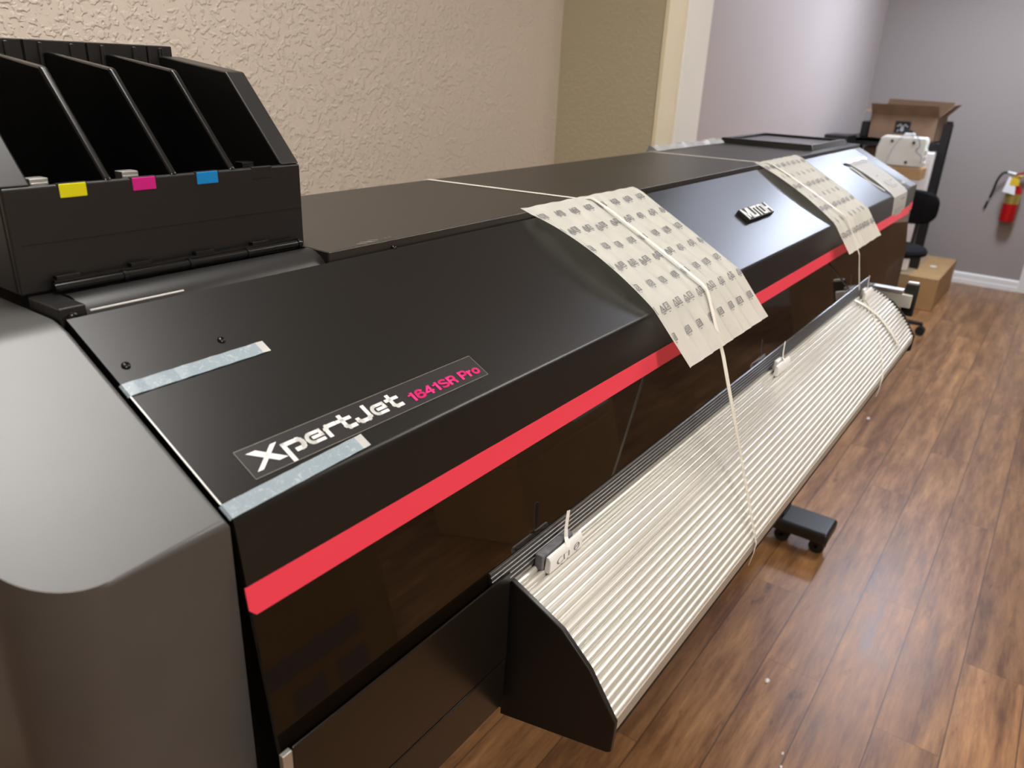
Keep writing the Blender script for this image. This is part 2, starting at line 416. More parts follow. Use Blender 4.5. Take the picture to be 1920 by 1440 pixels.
# red stripe
st = NB()
pts = [(XL - .002, .0515), (XL - .002, .069), (XL + .003, .0745), (XR, .0745), (XR, .0515)]
a = [st.verts.new(front(x, t, .0005)) for x, t in pts]; st.faces.new(a)
b = [st.verts.new(front(x, t, -.0005)) for x, t in pts]
for i in range(5): st.faces.new((a[i], a[(i + 1) % 5], b[(i + 1) % 5], b[i]))
obj('stripe', st, 'stripe', P, smooth=False, label='red stripe along the front cover')
# tinted window
w = NB()
a = [front(x, t, .0002) for x, t in ((XL, .0745), (XR, .0745), (XR, .1955), (XL, .1955))]
prism_dir(w, a, (0, .004, .0005)); obj('cover_window', w, 'window', P, smooth=False, label='dark glossy tinted window')
# lower panels
obj('lower_panel', B(.2525, .5222, .3530, .3555, H - .5680, H - .4608), 'panel', P, bevel=.0015, label='semi-gloss black lower panel')
sk = NB(); prism(sk, [(.3533, H - .5705), (.3548, H - .632), (.363, H - .637), (.395, H - .637), (.395, H - .5705)], .2545, .5215)
obj('skirt_panel', sk, 'panel', P, bevel=.001)
obj('latch_bracket', B(.2435, .2523, .3530, .358, H - .50, H - .4625), 'silver', P, bevel=.001, label='grey metal bracket')
obj('rear_lower_panel', B(.5345, XR, .3625, .38, H - .655, H - .474), 'window', P, smooth=False, label='glossy black panel behind the ribbed tray')
# far end panel
ep = [(YA + .01, ZA + .001), (YB, ZB + .001), (YB, H - .655), (.86, H - .655), (.86, ZA)]
obj('end_panel', prism(NB(), ep, XR + .004, 2.70), 'module', P, bevel=.003, label='charcoal grey far end housing')
obj('end_stripe', B(XR + .006, 2.699, .3885, .3895, H - .354, H - .331), 'stripe', P, smooth=False)

# top cover with front lip
tc = NB(); prism(tc, [(.575, H - .175), (.857, H - .175), (.857, H - .192), (.590, H - .192), (.590, H - .187), (.575, H - .187)], .5035, XR + .09)
obj('top_cover', tc, 'top', P, bevel=.0015, seg=3, label='matte black flat top cover')
obj('top_bumper', lathe(NB(), (.595, .5795, H - .1865), (0, -1, 0), [(0, .0035), (.003, .0033), (.0048, .002), (.0055, 0)], 14), 'silver', P)
# scuff marks on the cover edge
sc = NB()
for (x, y, l) in ((.548, .583, .012), (.556, .587, .014), (.563, .582, .008), (.568, .588, .012), (.59, .585, .004), (.597, .586, .003)):
    ribbon(sc, [(x, y, H - .1749), (x + l * .9, y - l * .35, H - .1749)], .0012, .0002, (0, 1, 0))
obj('scuff_marks', sc, 'label_edge', P, smooth=False)

# hinge channel behind the cover
ch = NB(); pr = [(.613, H - .1775), (.607, H - .1755), (.600, H - .1752), (.593, H - .1768), (.587, H - .180), (.5815, H - .1845), (.578, H - .190)]
prism(ch, pr + [(y + .002, z - .004) for y, z in pr[::-1]], .2665, .5025)
obj('hinge_channel', ch, 'plastic', P)
obj('channel_end', B(.5025, .5035, .576, .63, H - .20, H - .1755), 'plastic', P)
obj('edge_highlight', B(.268, .345, .5735, .5748, H - .1822, H - .1812), 'white_ink', P, smooth=False)  # bright highlight along the channel edge, modelled as a thin white strip
hb = obj('hinge_bracket', B(.2458, .2662, .575, .622, H - .192, H - .1765), 'plastic', P, bevel=.0015)
def pan_screw(c, ax, r, parent):
    bm = lathe(NB(), c, ax, [(0, r), (r * .25, r), (r * .5, r * .8), (r * .62, r * .45), (r * .65, r * .3), (r * .4, r * .22), (r * .4, 0)], 20)
    return obj('screw', bm, 'screw', parent)
pan_screw((.255, .5752, H - .1845), (0, -1, 0), .0042, hb)
hg = NB()
cyl(hg, (.263, .6145, H - .1718), (.502, .6145, H - .1718), .0036, n=14)
box(hg, .265, .5, .6155, .6205, H - .1765, H - .1665)
obj('hinge_bar', hg, 'plastic_gloss', P)
for i in range(4):
    x = .267 + i * .060
    obj('hinge_leaf', B(x, x + .018, .6165, .6225, H - .168, H - .1635), 'plastic_gloss', P, bevel=.0006)
    obj('hinge_ring', cyl(NB(), (x + .050, .6145, H - .1718), (x + .0525, .6145, H - .1718), .0046, n=14), 'plastic_gloss', P)

# ink tank holder
IH = thing('ink_holder', None, None, (.38, .72, H - .18)); IH.parent = P; IH.location = Vector((.38, .72, H - .18)) - P.location
def zz(z): return H + z
side = [(.6301, zz(-.1765)), (.6301, zz(-.0965)), (.6245, zz(-.0962)), (.7000, zz(-.0155)), (.8060, zz(-.0045)), (.8300, zz(-.0045)), (.8300, zz(-.1745))]
slot = [(.6255, zz(-.16)), (.6245, zz(-.0955)), (.7000, zz(-.0150)), (.8060, zz(-.0040)), (.8120, zz(-.0045)), (.8120, zz(-.16))]
sh = NB(); box(sh, .2432, .5143, .6238, .6300, zz(-.1765), zz(-.0965)); box(sh, .262, .495, .63, .82, zz(-.1765), zz(-.168))
obj('holder_front', sh, 'plastic', IH, bevel=.002, seg=3)
obj('crease', B(.25, .5125, .6232, .6242, zz(-.1392), zz(-.1384)), 'plastic_gloss', IH, smooth=False)
obj('holder_wall', prism(NB(), side, .4925, .5145), 'plastic', IH, bevel=.002, seg=3)
obj('holder_wall', prism(NB(), side, .2430, .2646), 'plastic', IH, bevel=.002, seg=3)
for x in (.3227, .3799, .4380):
    obj('divider', prism(NB(), slot, x - .0034, x + .0034), 'plastic_gloss', IH, bevel=.0025, seg=4)
for x0, x1 in ((.2435, .3020), (.3035, .3590), (.3605, .4175), (.4190, .4800), (.4812, .5085)):
    bk = NB(); box(bk, x0, x1, .812, .8275, zz(-.168), zz(.0055)); box(bk, x0 + .012, x0 + .016, .8095, .812, zz(-.15), zz(.0035)); box(bk, x1 - .016, x1 - .012, .8095, .812, zz(-.15), zz(.0035))
    obj('back_plate', bk, 'plastic', IH, bevel=.0015)
for x0, x1, m in ((.2834, .3042, 'yellow'), (.3414, .3618, 'magenta'), (.4001, .4213, 'cyan'), (.4586, .4792, 'blacktag')):
    obj('colour_tag', B(x0, x1, .6232, .627, zz(-.1068), zz(-.0962)), m, IH, bevel=.0007, label={'blacktag': 'black'}.get(m, m) + ' colour tag')
    obj('tag_frame', B(x0 - .001, x1 + .001, .6236, .6275, zz(-.1076), zz(-.0958)), 'plastic', IH, bevel=.0005)
for x0, x1 in ((.268, .2815), (.3395, .3535), (.4555, .468)):
    cn = NB(); box(cn, x0, x1, .634, .645, zz(-.168), zz(-.0925)); box(cn, x0 + .0005, x1 - .0005, .6332, .634, zz(-.105), zz(-.0955)); 
    obj('ink_contact', cn, 'silver' if x0 < .45 else 'plastic_gloss', IH, bevel=.0008, label='silver contact clip' if x0 < .45 else None)

# screws on the sloping cover
nrm = (0, NY, NZ)
for x, s in ((.2609, .057), (.3393, .0579)): pan_screw(slope(x, s, 0), nrm, .0033, P)
pan_screw(slope(.592, -.002, 0), nrm, .0028, P)

# name label with lettering
lb = NB(); put(lb, [[(.2800, .1866), (.5442, .1868), (.5442, .1596), (.2800, .1594)]], lambda u, v, n: slope(u, v, .0004 + n)); 
fr = .00035
put(lb, [[(.2800, .1866), (.5442, .1868), (.5442, .1868 - fr), (.2800, .1866 - fr)], [(.28, .1594), (.28, .1594 + fr), (.5442, .1596 + fr), (.5442, .1596)],
         [(.28, .1594), (.28, .1866), (.28 + fr, .1866), (.28 + fr, .1594)], [(.5442, .1596), (.5442, .1868), (.5442 - fr, .1868), (.5442 - fr, .1596)]],
    lambda u, v, n: slope(u, v, .0005 + n), mi=1)
NL = obj('name_label', lb, ['label', 'label_edge'], P, smooth=False, label='black rectangular name label')
G = {
 'X': (1.62, [([(.02, .93), (.42, .93), (1.30, .07), (1.62, .07)], .0), ], ),
}
def glyphs(word):
    """thick techno lettering; returns polygons and total width; cap height 1"""
    T = .235; out = []; x = 0
    for c in word:
        p = []
        if c == 'X':
            p += [[(0, 1), (.50, 1), (1.62, 0), (1.12, 0)], [(1.28, 1), (1.62, 1), (.22, -.12), (-.10, -.12)]]; w = 1.60
        elif c == 'p':
            p += stroke([(.16, -.42), (.16, .66), (.95, .66)] + arc(.92, .40, .18, .26, 90, -90, 6)[1:] + [(.55, .14)], T); w = 1.24
        elif c == 'e':
            p += stroke([(1.02, .10), (.42, .10)] + arc(.40, .38, .25, .28, 270, 90, 6) + [(.95, .66), (.98, .38), (.40, .38)], .19); w = 1.17
        elif c == 'r':
            p += stroke([(.15, -.02), (.15, .52), (.28, .67), (.86, .67)], T); w = .88
        elif c == 't':
            p += stroke([(.36, 1.02), (.36, .24), (.50, .10), (.95, .10)], T) + stroke([(0, .66), (.92, .66)], .21); w = 1.0
        elif c == 'J':
            p += stroke([(.92, 1.02), (.92, .22), (.76, .10), (.32, .10), (.16, .22), (.16, .42)], T); w = 1.10
        out += [[(u + x, v) for u, v in q] for q in p]; x += w
    return out, x
tx, wd = glyphs('XpertJet')
sx, sy = (.4365 - .2865) / wd, .0152
bm = NB(); put(bm, tx, lambda u, v, n: slope(.2865 + u * sx, .1800 - v * sy, .0008))
obj('lettering', bm, 'white_ink', NL, smooth=False, label='white lettering')
def bold_word(word):
    T = .23; out = []; x = 0
    for c in word:
        p = []
        if c == '1': p = stroke([(.40, 0), (.40, 1)], T) + stroke([(.05, .74), (.30, .76), (.40, .97)], .15); w = .64
        elif c == '6': p = stroke([(.72, .78)] + arc(.42, .66, .28, .25, 35, 180, 7) + arc(.42, .33, .30, .24, 180, 540, 16), .21); w = .86
        elif c == '4': p = stroke([(.60, 0), (.60, 1)], .22) + stroke([(.56, .94), (.10, .33), (.86, .33)], .17); w = .92
        elif c == 'S': p = stroke(arc(.42, .72, .30, .19, 20, 235, 10) + arc(.42, .28, .32, .19, 75, -160, 10), .20); w = .88
        elif c == 'R': p = stroke([(.12, 0), (.12, 1)], T) + stroke([(.12, .90), (.50, .90)] + arc(.50, .69, .20, .21, 90, -90, 6) + [(.12, .48)], .2) + stroke([(.46, .45), (.68, .28), (.72, 0)], .21); w = .92
        elif c == 'P': p = stroke([(.12, 0), (.12, 1)], T) + stroke([(.12, .90), (.50, .90)] + arc(.48, .66, .22, .24, 90, -90, 6) + [(.12, .42)], .2); w = .84
        elif c == 'r': p = stroke([(.12, 0), (.12, .74)], T) + stroke([(.15, .40), (.26, .60), (.46, .64)], .19); w = .52
        elif c == 'o': p = stroke(arc(.38, .36, .27, .28, 0, 360, 16), .21); w = .78
        else: w = .34
        out += [[(u + x, v) for u, v in q] for q in p]; x += w
    return out, x
tx, wd = bold_word('1641SR Pro')
bm = NB(); put(bm, tx, lambda u, v, n: slope(.4440 + u / wd * .0955, .1815 - v * .0098, .0009))
obj('lettering', bm, 'pink_ink', NL, smooth=False, label='magenta lettering')

# maker badge: italic capitals standing on a thin black base
def cap_word(word):
    T = .155; out = []; x = 0
    for c in word:
        if c == 'M': p = stroke([(.1, 0), (.1, 1)], T) + stroke([(1.15, 0), (1.15, 1)], T) + [[(.02, 1), (.22, 1), (.72, .12), (.55, .12)], [(1.03, 1), (1.23, 1), (.70, .12), (.53, .12)]]; w = 1.34
        if c == 'U': p = stroke([(.1, 1), (.1, .1), (.85, .1), (.85, 1)], T); w = 1.10
        if c == 'T': p = stroke([(-.02, .9), (.86, .9)], T) + stroke([(.42, 0), (.42, .9)], T); w = 1.0
        if c == 'O': p = stroke([(.12, .1), (.88, .1), (.88, .9), (.12, .9), (.12, .1)], T); w = 1.13
        if c == 'H': p = stroke([(.1, 0), (.1, 1)], T) + stroke([(.88, 0), (.88, 1)], T) + stroke([(.1, .5), (.88, .5)], T); w = .98
        out += [[(u + x + .25 * v, v) for u, v in q] for q in p]; x += w
    return out, x + .25
tx, wd = cap_word('MUTOH')
def badge(u, v, n): return slope(1.392 + u / wd * .138, .1235 - v * .0270, .0005 + n)
bm = NB(); put(bm, [[(-.10, -.05), (wd - .18, -.05), (wd + .06, 1.04), (.14, 1.04)]], lambda u, v, n: badge(u, v, n), th=.0065)
BG = obj('maker_badge', bm, 'black', P, smooth=False, label='raised maker badge with silver capitals')
bm = NB(); put(bm, tx, lambda u, v, n: badge(u, v, .0069 + n), th=.0008)
obj('lettering', bm, 'white_ink', BG, smooth=False, label='silver lettering')

# dark grooved profile between the window and the tray
pf = NB(); n = 5; pr = []
y0, z0, y1, z1 = .3628, -.4555, .3560, -.4765
for i in range(n):
    for k, (f, o) in enumerate(((0, 0), (.12, .0009), (.7, .0009), (.85, 0))):
        t = (i + f) / n; pr.append((y0 + (y1 - y0) * t - o, H + z0 + (z1 - z0) * t))
pr.append((y1, H + z1))
prism(pf, pr + [(.3665, H - .4775), (.3665, H - .4555)], .500, 2.10)
obj('grooved_profile', pf, 'profile', P, label='dark grey grooved rail')

# ribbed media guide
ctl = [(.3585, -.4795), (.345, -.4835), (.325, -.4915), (.294, -.5095), (.264, -.5385), (.2455, -.5610), (.2300, -.5850)]
sm = [(p.x, p.y) for p in smooth_pts([(a, b, 0) for a, b in ctl], 14)]
L = [0]
for a, b in zip(sm, sm[1:]): L.append(L[-1] + math.hypot(b[0] - a[0], b[1] - a[1]))
def at(l):
    for i in range(len(L) - 1):
        if L[i + 1] >= l or i == len(L) - 2:
            t = (l - L[i]) / (L[i + 1] - L[i]); a, b = sm[i], sm[i + 1]
            dy, dz = b[0] - a[0], b[1] - a[1]; q = math.hypot(dy, dz)
            return a[0] + dy * t, a[1] + dz * t, dz / q, -dy / q
ribs = 20; pr = []
for i in range(ribs):
    for f, o in ((.0, -.0006), (.05, -.0034), (.26, -.0034), (.31, -.0006), (.44, .0008), (.65, .0014), (.88, .0008)):
        l = (i + f) / ribs * L[-1]; y, z, ny, nz = at(l); pr.append((y + ny * o, H + z + nz * o))
y, z, ny, nz = at(L[-1]); pr.append((y, H + z))
T0, T1 = .5335, 2.10
MG = obj('media_guide', prism(NB(), pr + [(.232, H - .6), (.36, H - .6)], T0, T1), 'alu', P, label='ribbed aluminium media guide')
obj('guide_lip', prism(NB(), [(.2285, H - .5855), (.2285, H - .6015), (.2345, H - .6015), (.2345, H - .5855)], T0 + .004, T1 - .004), 'alu_lip', MG, bevel=.001, label='flat grey aluminium lip')
obj('guide_back', prism(NB(), [(.2345, H - .600), (.2345, H - .622), (.358, H - .652), (.36, H - .60)], T0 + .006, T1 - .006), 'black', MG)
cap = [(.3590, -.4765), (.3540, -.4775), (.2930, -.5060), (.2590, -.5370), (.2262, -.5845), (.2265, -.6), (.2275, -.6225), (.2320, -.6255), (.3625, -.6570)]
for x0, x1 in ((.5280, .5345), (2.099, 2.1055)):
    obj('end_cap', prism(NB(), [(y, H + z + .0006) for y, z in cap], x0, x1), 'plastic', MG, bevel=.0014, seg=3, label='black end cap')
# bracket beyond the far end of the tray
GB = obj('guide_bracket', B(2.185, 2.205, .254, .284, H - .558, H - .474), 'plastic', P, bevel=.002, label='black bracket block')
obj('bracket_cap', B(2.187, 2.203, .256, .282, H - .474, H - .469), 'silver', GB, bevel=.001)
obj('bracket_bar', B(2.172, 2.1845, .262, .362, H - .535, H - .500), 'alu', P, bevel=.002, label='pale metal bar of the bracket')
obj('bracket_rail', B(2.170, 2.20, .286, .362, H - .4995, H - .4905), 'silver', P, bevel=.0008)

# stand
for x in (2.385, .20):
    lg = obj('stand_leg', B(x - .045, x + .045, .50, .62, .105, H - .655), 'plastic', P, bevel=.004)
    ft = NB(); box(ft, x - .066, x + .066, .348, .98, .062, .105)
    F = obj('stand_foot', ft, 'plastic', P, bevel=.012, seg=4, label='black metal stand foot')
    for y in (.385, .50, .92):
        cs = NB(); cyl(cs, (x, y, .063), (x, y, .048), .012, n=14)
        for sgn in (-1, 1):
            cyl(cs, (x + sgn * .007, y, .025), (x + sgn * .020, y, .025), .025, n=20)
        box(cs, x - .022, x + .022, y - .004, y + .02, .036, .052); cyl(cs, (x - .02, y, .025), (x + .02, y, .025), .008, n=10)
        obj('caster', cs, 'rubber', F, bevel=.0015)
obj('stand_beam', B(.24, 2.34, .58, .65, .66, .74), 'plastic', P, bevel=.004)

# ================================================================== THINGS ON THE PRINTER
def film_tape(x0, x1, s0, s1, sk, label):
    bm = NB(); nx = 14
    def f(u, v): return slope(u, v, .0009 + .0003 * math.sin(u * 300))
    def strip(a, b, mi, s0=s0, s1=s1):
        for i in range(nx):
            u0 = a + (b - a) * i / nx; u1 = a + (b - a) * (i + 1) / nx
            o0 = sk * (u0 - x0) / (x1 - x0); o1 = sk * (u1 - x0) / (x1 - x0)
            q = [bm.verts.new(f(u0, s0 + o0)), bm.verts.new(f(u1, s0 + o1)), bm.verts.new(f(u1, s1 + o1)), bm.verts.new(f(u0, s1 + o0))]
            bm.faces.new(q).material_index = mi
    e = x1 - .0075
    strip(x0, e, 0); strip(e, x1, 1)
    q = [bm.verts.new(p) for p in (slope(x0, s0, .0009), slope(x0, s1, .0009), slope(x0 - .0015, s1, -.001), slope(x0 - .0015, s0, -.001))]; bm.faces.new(q)
    g = bmesh.ops.solidify(bm, geom=bm.faces[:], thickness=.0002)
    return root('masking_tape', bm, ['tape', 'paper_white'], label, 'tape', 'pale blue tapes on the sloping cover')
film_tape(.2484, .3690, .0728, .0850, -.002, 'pale blue tape strip with white end, beside the two screws on the sloping cover')
film_tape(.2480, .3770, .1932, .2058, -.005, 'pale blue tape strip with white end, below the name label at the cover front edge')
bm = NB(); ribbon(bm, [slope(.2478, s, .0006) for s in (.0855, .12, .16, .193)], .0012, .0004)
obj('edge_tape', bm, 'white_ink', P, smooth=False)

def sheet_fn(x0a, x1a, x0b, x1b, hang_y, hang_z, lift, seed, back=.012):
    """sheet laid over the slope and sticking out past the front edge; u across 0..1, v metres along"""
    rnd = random.Random(seed); ph = rnd.random() * 6
    A = Vector((YA + .004, ZA + .006)); Bp = Vector((YB - .001, ZB + .0015)); Hh = Vector((hang_y, H + hang_z)); hl = (Hh - Bp).length
    tot = back + SL + hl
    def f(u, v, n=0.):
        rip = .0013 * math.sin(u * 52 + ph) + .0008 * math.sin(u * 27 + ph * 2)
        if v < back:
            q = (back - v) / back; y = YA + .001 + .013 * q; z = ZA + .0060 + .0062 * min(1, q * 1.6); ny, nz = 0, 1; k = 0; rip *= .3
        elif v < back + SL:
            s = v - back; k = s / SL; y = YA + DY * s; z = ZA + DZ * s; ny, nz = NY, NZ
            o = .0045 + lift * math.sin(math.pi * min(1, k)) ** .8 * max(0, 1 - u * 3.2) + .0015 * math.sin(math.pi * k)
            o += .0030 * (1 - k) ** 2; rip *= min(1, .3 + k * 4)
            y += ny * o; z += nz * o
        else:
            t = (v - back - SL) / hl; k = 1 + t
            d = (Hh - Bp).normalized(); q = Vector((YB, ZB)) + Vector((NY, NZ)) * .0045 + (Hh - Vector((YB, ZB))) * t
            y, z = q.x, q.y; ny, nz = d.y, -d.x
            if nz < 0: ny, nz = -ny, -nz
            rip *= 1 + t * 1.2
        kk = min(1, max(0, v - back) / SL) if v < back + SL else 1
        xa = x0a + (x0b - x0a) * kk; xb = x1a + (x1b - x1a) * kk
        x = xa + (xb - xa) * u
        return Vector((x, y + ny * (rip + n), z + nz * (rip + n)))
    return f, tot
def mark():
    """one small printed care mark: warning triangle, boxed numeral, underline"""
    p = stroke([(0, .25), (.22, .85), (.44, .25), (0, .25)], .085) + stroke([(.12, .42), (.32, .42)], .07)
    p += stroke([(.55, .28), (.55, .88), (.98, .88), (.98, .28), (.55, .28)], .095) + stroke([(.68, .70), (.84, .70), (.84, .56), (.68, .46), (.86, .46)], .06)
    p += stroke([(.10, .08), (.34, .08)], .08) + stroke([(.62, .06), (.80, .06)], .07)
    return p
def care_sheet(fn, tot, width, rows, cols, label, phase=0, light=False):
    bm = NB(); nu, nv = 132, 46
    g = [[bm.verts.new(fn(i / nu, tot * j / nv)) for i in range(nu + 1)] for j in range(nv + 1)]
    for j in range(nv):
        for i in range(nu): bm.faces.new((g[j][i], g[j][i + 1], g[j + 1][i + 1], g[j + 1][i]))
    bmesh.ops.solidify(bm, geom=bm.faces[:], thickness=.0006)
    for r in range(rows):
        v0 = .030 + r * (tot - .03) / (rows - .12)
        for c in range(-1, cols + 1):
            u0 = (c + (.5 if r % 2 else .05) + .04 * math.sin(r * 3 + c)) / cols
            polys = []
            for q in mark():
                w = [(u0 + a * .0205 / width, v0 - b * .0155) for a, b in q]
                if all(.003 < a < .997 and 0 < b < tot - .002 for a, b in w): polys.append(w)
            put(bm, polys, lambda u, v, n: fn(u, v, .0009), mi=1)
    return root('foam_sheet', bm, ['paper', 'light_ink' if light else 'grey_ink'], label, 'protective sheet', 'printed protective sheets over the cover')
f1, t1 = sheet_fn(.843, 1.166, .863, 1.170, .3335, -.3430, .010, 3)
care_sheet(f1, t1, .31, 7, 8, 'cream foam sheet with rows of small printed marks, nearer than the maker badge')
f2, t2 = sheet_fn(1.745, 2.05, 1.728, 2.038, .3475, -.3390, .006, 5)
care_sheet(f2, t2, .31, 7, 8, 'white rippled foam sheet between the maker badge and the paper leaflet')

# instruction leaflet taped near the far end
def leaf(u, v, n=0.):
    if v < .150: p = slope(0, .052 + v, .003 + .004 * math.sin(v / .15 * 3.1))
    else:
        t = v - .150; p = Vector((0, YB - .0035 - .004 * math.sin(min(1, t / .12) * 3), ZB + .001 - t))
    ny, nz = (NY, NZ) if v < .150 else (-1, 0)
    xa = 2.345 - .01 * v / .3; xb = 2.545 - .03 * v / .3 - (0 if v < .25 else 0)
    return Vector((xa + (xb - xa) * u, p.y + ny * n, p.z + nz * n))
LF = thing('instruction_leaflet', 'white paper leaflet with grey print, taped to the far end of the sloping cover', 'leaflet', (2.45, .45, 1.2))
bm = NB(); g = [[bm.verts.new(leaf(i / 6, (.272 if i > 2 else .272 - 0) * j / 30 + (.016 * (1 - i / 6) if j == 30 else 0))) for i in range(7)] for j in range(31)]
for j in range(30):
    for i in range(6): bm.faces.new((g[j][i], g[j][i + 1], g[j + 1][i + 1], g[j + 1][i]))
bmesh.ops.solidify(bm, geom=bm.faces[:], thickness=.0004)
for v0, v1, u0, u1 in ((.012, .014, .1, .9), (.018, .019, .1, .85), (.075, .079, .30, .38), (.102, .120, .30, .55), (.104, .107, .62, .80), (.124, .126, .3, .8), (.13, .132, .3, .7), (.165, .168, .5, .8), (.19, .215, .2, .75), (.222, .224, .2, .6)):
    put(bm, [[(u0, v0), (u1, v0), (u1, v1), (u0, v1)]], lambda u, v, n: leaf(u, v, .0012), mi=1)
obj('sheet', bm, ['paper_white', 'light_ink'], LF)
bm = NB(); ribbon(bm, [slope(2.325 + .235 * i / 8, .050 + .003 * math.sin(i * 2), .0055) for i in range(9)], .014, .0004, (0, DY, DZ))
obj('clear_tape', bm, 'film', LF, label='shiny strip of clear tape')
bm = NB()
g = [[bm.verts.new(slope(2.318 + .02 * i, .066 + .115 * j / 8, .0015 + .0012 * math.sin(j))) for i in range(2)] for j in range(9)]
for j in range(8): bm.faces.new((g[j][0], g[j][1], g[j + 1][1], g[j + 1][0]))
bmesh.ops.solidify(bm, geom=bm.faces[:], thickness=.0006)
obj('under_sheet', bm, 'paper_white', LF)
bm = NB(); box(bm, 2.555, 2.585, .402, .412, ZB + .012, ZB + .018); obj('tape_end', bm, 'film', LF, bevel=.001)

# packing straps
ST = NB()
p1 = [(.962, .8585, H - .20), (.962, .8585, H - .176), (.964, .855, H - .1742)] + [(.964 + .03 * k, .855 - .27 * k, H - .1742 + .0) for k in (.25, .5, .75, 1)]
p1 += [tuple(slope(1.008, -.004, .010)), tuple(slope(1.010, .03, .0118)), tuple(slope(1.012, .1, .0118)), tuple(slope(1.014, .17, .0112)), tuple(slope(1.0150, SL - .003, .0100)), (1.0155, YB - .010, ZB + .0035)]
a = Vector(p1[-1]); c_ = Vector((.972, .3270, H - .350)); b = Vector((.928, .2262, H - .5855))
free = [a.lerp(c_, .5), c_] + [c_.lerp(b, k / 6) for k in range(1, 7)]
p1 += [tuple(q) for q in free] + [(.928, .2262, H - .603), (.929, .2300, H - .6245)]
ribbon(ST, p1, [.0068] * 13 + [.008, .0095, .010, .009, .006, .0075, .006, .0045] + [.0035] * (len(p1) - 21), .0008)
bmk = NB()
s1 = root('packing_strap', ST, 'strap', 'narrow white strap over the nearer foam sheet, stretched down to the ribbed tray', 'strap', 'white packing straps')
ST = NB()
p2 = [(1.775, .8585, H - .20), (1.775, .8585, H - .176), (1.776, .855, H - .1742)] + [(1.776 + .015 * k, .855 - .27 * k, H - .1742) for k in (.3, .7, 1)]
p2 += [tuple(slope(1.800, -.004, .010)), tuple(slope(1.805, .04, .0118)), tuple(slope(1.808, .12, .0118)), tuple(slope(1.810, SL - .003, .0100)), (1.808, YB - .010, ZB + .0035)]
a = Vector(p2[-1]); c_ = Vector((1.800, .3400, H - .3455)); b = Vector((1.955, .3515, H - .4580)); p2 += [tuple(a.lerp(c_, .5)), tuple(c_)] + [tuple(c_.lerp(b, k / 3)) for k in (1, 2, 3)]
ribbon(ST, p2, .006, .0008)
root('packing_strap', ST, 'strap', 'narrow white strap over the farther foam sheet, ending at the far clip', 'strap', 'white packing straps')
# band and thin string wrapped across the tray near its far end
def tray_pt(x, l, o):
    y, z, ny, nz = at(min(l, L[-1])); return Vector((x, y + ny * o, H + z + nz * o))
bm = NB(); ribbon(bm, [tray_pt(1.925 + .01 * k / 10, L[-1] * (.03 + .86 * k / 10), .0034) for k in range(11)], .015, .0010)
root('packing_band', bm, 'strap', 'short curved white band lying across the far end of the ribbed tray', 'strap')
bm = NB(); tube(bm, [tray_pt(2.0 - .27 * k / 10, L[-1] * (.02 + .98 * k / 10), .0035) for k in range(11)] + [Vector((1.715, .2262, H - .605)), Vector((1.712, .229, H - .6245))], .0011, 6)
root('packing_string', bm, 'strap', 'thin white string running down the ribbed tray, nearer than the curved band', 'string')

# white padded clips along the top of the tray
def pad_clip(x0, x1, label, flag=True, mark_on=True):
    t = thing('padded_clip', label, 'clip', ((x0 + x1) / 2, .345, H - .485), 'padded clips on the ribbed tray')
    bm = NB(); pr = [(.3400, -.4855), (.3365, -.4835), (.3365, -.4695), (.3395, -.4650), (.3425, -.4650), (.3445, -.4830)]
    prism(bm, [(y, H + z) for y, z in pr], x0, x1); obj('paper_wrap', bm, 'paper_white', t, bevel=.0012, label='white paper wrapping')
    if mark_on: obj('foam_block', B(x0 - .003, x1 - .008, .3446, .3545, H - .4825, H - .4640), 'foam_grey', t, bevel=.0015, label='grey foam block')
    else: obj('knot', B(x0 + .018, x1 - .022, .3446, .3520, H - .4825, H - .4620), 'paper_white', t, bevel=.003)
    if mark_on:
        bm = NB(); W = x1 - x0
        pol = stroke(arc(.30, .55, .09, .28, 60, 320, 8), .035) + stroke([(.42, .3), (.40, .8), (.5, .8)], .03) + stroke([(.56, .3), (.55, .8)], .03) + stroke(arc(.80, .55, .075, .3, 0, 360, 12), .03) + stroke([(.76, .5), (.85, .7)], .04) + stroke([(.3, .1), (.36, .1)], .05) + stroke([(.5, .1), (.55, .12)], .05) + stroke([(.78, .1), (.84, .1)], .05)
        put(bm, pol, lambda u, v, n: Vector((x0 + u * W, .33615, H - .4835 + v * .0135)))
        obj('print', bm, 'grey_ink', t, smooth=False)
    if flag:
        xm = (x0 + x1) / 2 + .004
        bm = NB(); ribbon(bm, [(xm - .002, .3370, H - .4690), (xm, .3400, H - .4640), (xm + .004, .3440, H - .4620), (xm + .005, .3455, H - .4520), (xm + .010, .3470, H - .4330)], .0065, .0004)
        obj('tape_tail', bm, 'paper_white', t, label='white tape tail standing up')
    return t
pad_clip(.5700, .6350, 'white paper-wrapped clip with upright tape tail, at the near end of the ribbed tray')
pad_clip(1.305, 1.375, 'small white paper clip halfway along the top of the ribbed tray', mark_on=False)
pad_clip(1.965, 2.040, 'small white clip at the far end of the ribbed tray where the strap ends', mark_on=False)

